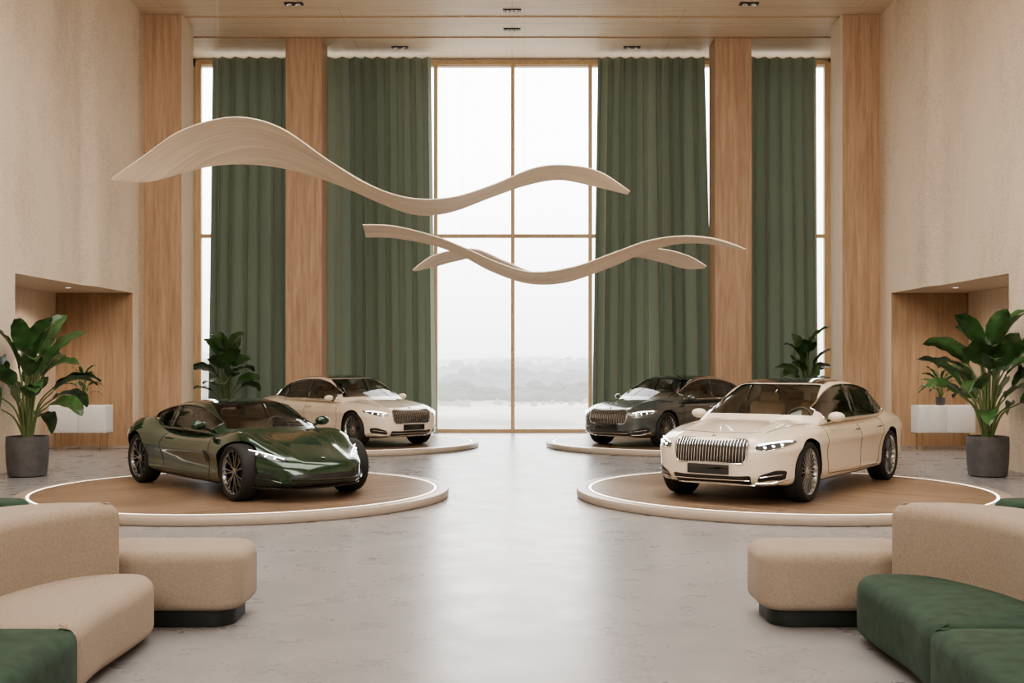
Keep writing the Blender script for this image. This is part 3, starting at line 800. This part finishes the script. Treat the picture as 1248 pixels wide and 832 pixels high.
n1 = [(-5.24, 4.30), (-4.81, 4.60), (-4.38, 4.90), (-3.90, 5.07), (-3.47, 5.10), (-2.99, 4.95), (-2.40, 4.545), (-1.86, 4.22), (-1.33, 4.05), (-.79, 4.06), (-.26, 4.22), (.28, 4.44), (.71, 4.48), (1.14, 4.395), (1.54, 4.14)]
f1 = [(-5.22, 15.02, 4.285), (-4.85, 15.3, 4.31), (-4.39, 15.6, 4.50), (-4.0, 15.8, 4.62), (-3.47, 16, 4.65), (-2.90, 16, 4.54), (-2.33, 16, 4.34), (-1.75, 15.9, 4.08), (-1.29, 15.8, 3.93), (-.83, 15.7, 3.96), (-.27, 15.6, 4.15), (.18, 15.5, 4.29), (.62, 15.4, 4.35), (1.05, 15.3, 4.26), (1.52, 15.1, 4.11)]
ribbon([(a, 15, b) for a, b in n1], f1, "large suspended pale oak ribbon curving in a long wave")
n2 = [(-2.21, 3.94), (-1.75, 3.92), (-1.14, 3.77), (-.66, 3.58), (-.17, 3.365), (.32, 3.24), (.92, 3.32), (1.53, 3.535), (2.02, 3.705), (2.50, 3.77), (2.99, 3.73), (3.46, 3.58)]
f2 = [(-2.24, 3.82), (-1.81, 3.81), (-1.24, 3.705), (-.78, 3.54), (-.30, 3.29), (.26, 3.11), (.83, 3.13), (1.48, 3.35), (2.02, 3.58), (2.56, 3.72), (3.07, 3.71), (3.46, 3.56)]
ribbon([(a, 17, b) for a, b in n2], [(a, 17.6 if i < 11 else 17.1, b) for i, (a, b) in enumerate(f2)], "medium suspended pale oak ribbon dipping in a shallow wave")
n3 = [(-1.61, 3.395), (-1.32, 3.61), (-.98, 3.71), (-.58, 3.73), (-.12, 3.54), (.41, 3.34), (1.01, 3.38), (1.54, 3.62), (2.07, 3.74), (2.47, 3.73), (2.87, 3.62), (3.15, 3.46)]
f3 = [(-1.59, 3.385), (-1.29, 3.50), (-.95, 3.59), (-.53, 3.65), (-.08, 3.48), (.425, 3.29), (1.04, 3.32), (1.56, 3.54), (2.03, 3.66), (2.48, 3.58), (2.89, 3.47), (3.14, 3.43)]
ribbon([(a, 18.6, b) for a, b in n3], [(a, 19.2 if 0 < i < 11 else 18.7, b) for i, (a, b) in enumerate(f3)], "small suspended pale oak ribbon behind the dipping wave")

# ------------------------------------------------------------------ sofas
def slab(fp, z0, z1, r, name, m, parent, rb=None, crown=.02, sharp=12):
    P = spline([(p[0], p[1], 0) for p in fp], sharp, closed=True)
    A = sum(P[i].x*P[(i+1) % len(P)].y-P[(i+1) % len(P)].x*P[i].y for i in range(len(P)))
    if A < 0: P = P[::-1]
    N = len(P); nrm = []
    for i in range(N):
        t = (P[(i+1) % N]-P[i-1]).normalized(); nrm.append(Vector((t.y, -t.x, 0)))
    rb = rb if rb is not None else r*.7
    rings = []
    for k in range(6): a = pi/2*k/5; rings.append((rb*(1-math.sin(a)), z0+rb*(1-math.cos(a))))
    for k in range(1, 3): rings.append((0, z0+rb+(z1-r-z0-rb)*k/3))
    for k in range(9): a = pi/2*k/8; rings.append((r*(1-math.cos(a)), z1-r+r*math.sin(a)))
    V = []; F = []
    for (d, z) in rings:
        for i in range(N): q = P[i]-nrm[i]*d; V.append((q.x, q.y, z))
    for k in range(len(rings)-1):
        for i in range(N): j = (i+1) % N; F.append((k*N+i, k*N+j, (k+1)*N+j, (k+1)*N+i))
    o = (len(rings)-1)*N
    F.append(tuple(range(N))[::-1])
    poly = [Vector((V[o+i][0], V[o+i][1])) for i in range(N)]
    pl = [(p.x, p.y) for p in poly]
    pts = list(poly)
    xs = [p[0] for p in pl]; ys = [p[1] for p in pl]; g = .09
    y = min(ys)+g/2
    while y < max(ys):
        x = min(xs)+g/2
        while x < max(xs):
            if inpoly((x, y), pl) and min((Vector((x, y))-p).length for p in poly) > .05: pts.append(Vector((x, y)))
            x += g
        y += g
    rr = delaunay_2d_cdt(pts, [], [list(range(N))], 1, 1e-6)
    mb = MB(); mb.add(V, F)
    V2 = []
    for q in rr[0]:
        d = min((q-p).length for p in poly); V2.append((q.x, q.y, z1+crown*(1-math.exp(-d/.12))))
    mb.add(V2, [tuple(f) for f in rr[2]])
    me_o = mb.obj(name, [m], parent, angle=60)
    bm = bmesh.new(); bm.from_mesh(me_o.data); bmesh.ops.remove_doubles(bm, verts=bm.verts, dist=.0008); bmesh.ops.recalc_face_normals(bm, faces=bm.faces); bm.to_mesh(me_o.data); bm.free()
    return me_o

def sofa(sg, dx, seatm, label):
    e = empty("sofa", (0, 0, 0), 0, label=label, category="sofa")
    def T(L): return [(sg*-x+dx, y) for x, y in L]
    seat = [(-2.43, 6.42), (-2.45, 6.9), (-2.43, 7.5), (-2.45, 7.86), (-2.58, 8.02), (-2.85, 8.01), (-3.1, 7.86), (-3.28, 7.4), (-3.35, 6.8), (-3.33, 6.42), (-3.2, 6.36), (-2.9, 6.34), (-2.55, 6.35)]
    slab(T(seat), .05, .45, .10, "seat", seatm, e)
    seat2 = [(-2.36, 6.20), (-2.32, 5.6), (-2.30, 5.0), (-2.36, 4.9), (-2.8, 4.88), (-3.25, 4.9), (-3.33, 5.0), (-3.34, 5.6), (-3.34, 6.2), (-3.25, 6.30), (-2.85, 6.31), (-2.45, 6.30)]
    slab(T(seat2), .05, .47, .09, "seat", M["greenf"], e, crown=.015)
    back = [(-2.75, 8.04), (-2.88, 7.88), (-3.05, 7.62), (-3.19, 7.2), (-3.24, 6.6), (-3.25, 5.8), (-3.25, 5.0), (-3.35, 4.9), (-3.55, 4.9), (-3.66, 5.0), (-3.70, 5.8), (-3.72, 6.6), (-3.70, 7.3), (-3.58, 7.80), (-3.30, 8.08), (-2.94, 8.15)]
    slab(T(back), .05, .93, .10, "backrest", M["beige"], e, crown=.0)
    base = [(-2.60, 5.1), (-2.62, 7.6), (-2.9, 7.8), (-3.3, 7.6), (-3.5, 7.0), (-3.5, 5.1)]
    slab(T(base), 0, .1, .02, "base", M["plinth"], e, crown=0)
sofa(-1, 0, M["beige"], "curved beige upholstered sofa with a green velvet end seat")
sofa(1, -.09, M["greenf"], "curved sofa with beige backrest and green velvet seats")
def rrect(x0, x1, y0, y1, r):
    out = []
    for cx, cy, a0 in ((x1-r, y0+r, -90), (x1-r, y1-r, 0), (x0+r, y1-r, 90), (x0+r, y0+r, 180)):
        for k in range(5):
            a = math.radians(a0+22.5*k); out.append((cx+r*math.cos(a), cy+r*math.sin(a)))
    o2 = []
    for i, p in enumerate(out):
        q = out[(i+1) % len(out)]; o2.append(p)
        L = math.hypot(q[0]-p[0], q[1]-p[1])
        if L > .15:
            m_ = int(L/.12)
            for k in range(1, m_): o2.append((p[0]+(q[0]-p[0])*k/m_, p[1]+(q[1]-p[1])*k/m_))
    return o2
def ottoman(sg, dx):
    e = empty("ottoman", (0, 0, 0), 0, label="beige upholstered ottoman on a dark recessed plinth", category="ottoman", group="beige ottomans")
    def T(L): return [(sg*-x+dx, y) for x, y in L]
    slab(T(rrect(-3.15, -1.95, 8.22, 8.97, .21)), .12, .555, .095, "seat", M["beige"], e, crown=.02, sharp=3)
    slab(T(rrect(-3.03, -2.03, 8.28, 8.90, .17)), 0, .15, .01, "plinth", M["plinth"], e, crown=0, sharp=3)
ottoman(-1, 0); ottoman(1, -.15)
for sg in (-1, 1):
    e = empty("lounge_chair", (0, 0, 0), 0, label="green velvet low lounge chair beside the beige sofa", category="chair", group="green velvet lounge chairs")
    def T(L): return [(-sg*x, y) for x, y in L]
    slab(T([(-3.80, 9.05), (-3.86, 8.78), (-4.1, 8.68), (-4.8, 8.68), (-5.0, 8.8), (-5.05, 9.0), (-4.9, 9.15), (-4.4, 9.15), (-3.95, 9.16)]), .08, .84, .08, "backrest", M["greenf"], e, crown=0)
    slab(T([(-3.85, 9.3), (-3.95, 9.17), (-4.4, 9.16), (-4.9, 9.17), (-5.0, 9.3), (-5.0, 9.9), (-4.85, 10.05), (-4.0, 10.05), (-3.85, 9.9)]), .08, .42, .08, "seat", M["greenf"], e)
    slab(T([(-4.0, 9.0), (-4.2, 8.85), (-4.8, 8.85), (-4.9, 9.0), (-4.9, 9.8), (-4.8, 9.9), (-4.0, 9.9)]), 0, .1, .01, "base", M["plinth"], e, crown=0)

# ------------------------------------------------------------------ plants
def plant(x, y, seed, h=2.0, pot_r=.34, pot_h=.67, nl=20, ll=.62, lim=None, spread=1., label="tall broad leafed plant in a round grey stone pot", z=0, leafw=.27, name="potted_plant"):
    rnd = random.Random(seed)
    e = empty(name, (x, y, z), 0, label=label, category="plant")
    r = pot_r
    p = MB(); p.lathe([(.001, 0), (r*.80, 0), (r*.90, .02), (r*.97, pot_h*.35), (r, pot_h*.75), (r*.985, pot_h-.01), (r-.012, pot_h), (r-.035, pot_h), (r-.04, pot_h-.07), (r*.5, pot_h-.06)], 0, 48); p.obj("pot", [M["pot"]], e)
    s = MB(); s.lathe([(.001, pot_h-.045), (r*.6, pot_h-.05), (r-.033, pot_h-.06)], 0, 36); s.obj("soil", [M["soil"]], e)
    f = MB()
    for i in range(nl):
        q = i/(nl-1)
        az = i*2.39996+rnd.uniform(-.35, .35)
        tall = (.20+.56*(1-q)**.9+rnd.uniform(-.04, .06))*h
        out = (.05+.28*q+rnd.uniform(0, .1))*spread*h/2
        d = Vector((math.cos(az), math.sin(az), 0)); b0 = d*(.03+.05*rnd.random())*(r/.34)+Vector((0, 0, pot_h-.06))
        tip = d*out+Vector((0, 0, pot_h+tall*.78))
        mid = b0.lerp(tip, .55)+Vector((0, 0, tall*.12))-d*out*.15
        pts = spline([b0, mid, tip], 6); f.tube(pts, [(.018-.009*k/(len(pts)-1))*h/2 for k in range(len(pts))], 1, 6)
        el = 1.3-.75*q+rnd.uniform(-.2, .2); dr = .85+.65*q+rnd.uniform(-.2, .3)
        Ln = ll*rnd.uniform(.8, 1.15); Wd = leafw*rnd.uniform(.85, 1.1)
        side = Vector((-d.y, d.x, 0)); tw = rnd.uniform(-.8, .8)
        ns, m = 14, 6; pos = Vector(tip); V = []
        for a in range(ns+1):
            s_ = a/ns; ang = el-dr*s_**1.3
            dirv = d*math.cos(ang)+Vector((0, 0, 1))*math.sin(ang)
            if a: pos = pos+dirv*(Ln/ns)
            up = (-d*math.sin(ang)+Vector((0, 0, 1))*math.cos(ang))
            sd = (side*math.cos(tw)+up*math.sin(tw)); upp = (up*math.cos(tw)-side*math.sin(tw))
            w = Wd*.5*(math.sin(pi*min(1, s_**.8))**.65 if 0 < s_ < 1 else 0.02)
            for b_ in range(m+1):
                c = b_/m*2-1
                V.append(pos+sd*w*c+upp*(abs(c)*w*.30-.05*w+.012*math.sin(s_*22+c*2)*abs(c)*Ln/.6))
        F = [(a*(m+1)+b_, a*(m+1)+b_+1, (a+1)*(m+1)+b_+1, (a+1)*(m+1)+b_) for a in range(ns) for b_ in range(m)]
        f.add(V, F, 0)
    if lim is not None:
        ax, sg_, L_ = lim
        vv = []
        for v in f.v:
            v = list(v)
            if sg_*v[ax] > L_: v[ax] = sg_*(L_+(sg_*v[ax]-L_)*.08)
            vv.append(tuple(v))
        f.v = vv
    f.obj("foliage", [M["leaf"], M["stem"]], e, angle=60, recalc=False)
    return e
plant(-8.10, 19.2, 3, lim=(0, -1, .42), h=2.35, nl=28, ll=.82, leafw=.36, spread=1.15); plant(7.95, 19.2, 11, lim=(0, 1, .58), h=2.6, nl=30, ll=.86, leafw=.37, spread=1.05)
plant(-7.15, 28.75, 5, h=2.5, lim=(0, -1, .9), nl=18, ll=.68, leafw=.40, spread=.7, label="broad leafed plant in a grey pot beside the green drape")
plant(7.35, 28.75, 8, h=2.5, lim=(0, 1, .9), nl=18, ll=.68, leafw=.40, spread=.7, label="broad leafed plant in a grey pot beside the green drape")

# ------------------------------------------------------------------ consoles in niches
for sg in (-1, 1):
    xc = sg*9.32; yc = 24.85
    e = empty("console_cabinet", (xc, yc, 0), 0, label="white lacquered console cabinet on slim brass legs", category="cabinet", group="white niche consoles")
    b = MB(); b.rbox((0, 0, .675), (1.22, .48, .59), .012); b.obj("body", [M["white"]], e)
    for q in (-.3, .3):
        d = MB(); d.rbox((q, -.245, .675), (.585, .015, .56), .004); dd = d.obj("door", [M["white"]], e)
    for qx in (-.5, .5):
        for qy in (-.18, .18):
            l = MB(); l.tube([(qx, qy, .385), (qx, qy, 0)], [.022, .017]); l.obj("leg", [M["brass"]], e)
    plant(xc+sg*.05*-1, yc, 20+sg, h=.8, pot_r=.10, pot_h=.17, nl=22, ll=.34, leafw=.07, label="small spiky houseplant in a dark pot on the white console", z=.97)

# ------------------------------------------------------------------ outdoors
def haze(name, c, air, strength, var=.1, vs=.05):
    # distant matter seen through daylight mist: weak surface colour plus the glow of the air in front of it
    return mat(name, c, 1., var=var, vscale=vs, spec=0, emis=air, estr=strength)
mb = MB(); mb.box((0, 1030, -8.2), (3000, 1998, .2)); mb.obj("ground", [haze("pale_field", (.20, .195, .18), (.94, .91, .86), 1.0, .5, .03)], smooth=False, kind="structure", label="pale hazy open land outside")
def trees(Y0, Y1, n, w, hmin, hmax, strength, seed, label, clump=0., air=(.96, .97, 1.0)):
    rnd = random.Random(seed); mb = MB()
    for i in range(n):
        x = rnd.uniform(-w/2, w/2); y = rnd.uniform(Y0, Y1)
        if noise.noise(Vector((x*.03, seed, y*.01))) < clump: continue
        h = rnd.uniform(hmin, hmax)*(1+.5*noise.noise(Vector((x*.05, seed+5, 0))))
        for q in range(5):
            r = h*rnd.uniform(.12, .28)
            mb.ell((x+rnd.gauss(0, h*.35), y, -8+h*rnd.uniform(.3, .78)), (r*1.5, r, r), 0, 9, 6)
        r = h*.42; mb.ell((x, y, -8+h*.25), (r*1.9, r, h*.36), 0, 9, 6)
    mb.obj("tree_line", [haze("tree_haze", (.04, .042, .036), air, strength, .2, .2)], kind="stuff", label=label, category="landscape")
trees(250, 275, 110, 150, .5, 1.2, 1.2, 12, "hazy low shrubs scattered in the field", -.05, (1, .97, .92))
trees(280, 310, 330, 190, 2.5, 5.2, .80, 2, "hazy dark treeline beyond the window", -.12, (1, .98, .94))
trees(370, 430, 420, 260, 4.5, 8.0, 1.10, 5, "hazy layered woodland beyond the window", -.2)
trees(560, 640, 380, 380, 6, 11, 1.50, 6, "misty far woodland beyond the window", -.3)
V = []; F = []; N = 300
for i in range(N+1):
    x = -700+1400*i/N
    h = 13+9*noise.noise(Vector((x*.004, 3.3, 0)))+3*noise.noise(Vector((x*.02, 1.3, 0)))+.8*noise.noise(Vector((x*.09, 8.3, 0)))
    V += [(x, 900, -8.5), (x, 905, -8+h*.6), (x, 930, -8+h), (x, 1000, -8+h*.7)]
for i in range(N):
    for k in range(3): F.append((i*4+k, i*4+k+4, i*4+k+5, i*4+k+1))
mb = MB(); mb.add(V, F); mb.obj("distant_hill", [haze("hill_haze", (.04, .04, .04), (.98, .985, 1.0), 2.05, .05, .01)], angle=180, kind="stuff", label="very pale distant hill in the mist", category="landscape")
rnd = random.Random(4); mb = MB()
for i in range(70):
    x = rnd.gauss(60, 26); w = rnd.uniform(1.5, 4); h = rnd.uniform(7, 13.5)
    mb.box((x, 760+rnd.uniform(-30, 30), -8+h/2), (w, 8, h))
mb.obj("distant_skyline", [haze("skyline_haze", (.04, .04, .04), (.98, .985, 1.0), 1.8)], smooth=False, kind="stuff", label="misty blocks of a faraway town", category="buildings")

# ------------------------------------------------------------------ world & light
wd = bpy.data.worlds.new("sky"); SC.world = wd; wd.use_nodes = True
nt = wd.node_tree; bg = nt.nodes["Background"]
tc = nt.nodes.new("ShaderNodeTexCoord"); sp = nt.nodes.new("ShaderNodeSeparateXYZ"); rp = nt.nodes.new("ShaderNodeValToRGB")
nt.links.new(tc.outputs["Generated"], sp.inputs[0]); nt.links.new(sp.outputs["Z"], rp.inputs["Fac"])
rp.color_ramp.elements[0].position = 0.0; rp.color_ramp.elements[0].color = (.46, .465, .47, 1)
rp.color_ramp.elements[1].position = .18; rp.color_ramp.elements[1].color = (1, 1, .985, 1)
nt.links.new(rp.outputs["Color"], bg.inputs["Color"]); bg.inputs["Strength"].default_value = 6.5

def area(name, loc, rot, sx, sy, e, col):
    l = bpy.data.lights.new(name, "AREA"); l.shape = "RECTANGLE"; l.size = sx; l.size_y = sy; l.energy = e; l.color = col
    o = bpy.data.objects.new(name, l); o.location = loc; o.rotation_euler = rot; COL.objects.link(o); return o
p = area("window_portal", (0, 31.15, 5), (-pi/2, 0, 0), 17, 10, 1, (1, 1, 1)); p.data.cycles.is_portal = True
area("overhead_fill", (0, 13.5, 9.9), (0, 0, 0), 10, 11, 1750, (1, .94, .86))  # added overhead fill without a fitting, supplements the window light
area("front_fill", (0, -3.5, 8.2), (math.radians(70), 0, 0), 14, 4, 1450, (1, .95, .88))  # unseen fill added behind the camera to brighten the car fronts
try:
    SC.view_settings.look = 'AgX - Medium High Contrast'
except Exception:
    pass

# ------------------------------------------------------------------ camera
cd = bpy.data.cameras.new("camera"); cam = bpy.data.objects.new("camera", cd); COL.objects.link(cam)
cam.location = (0, 0, 1.92); cam.rotation_euler = (pi/2, 0, 0)
cd.sensor_width = 36; cd.lens = 1400/1248*36; cd.shift_y = 24/1248; cd.clip_end = 4000
SC.camera = cam
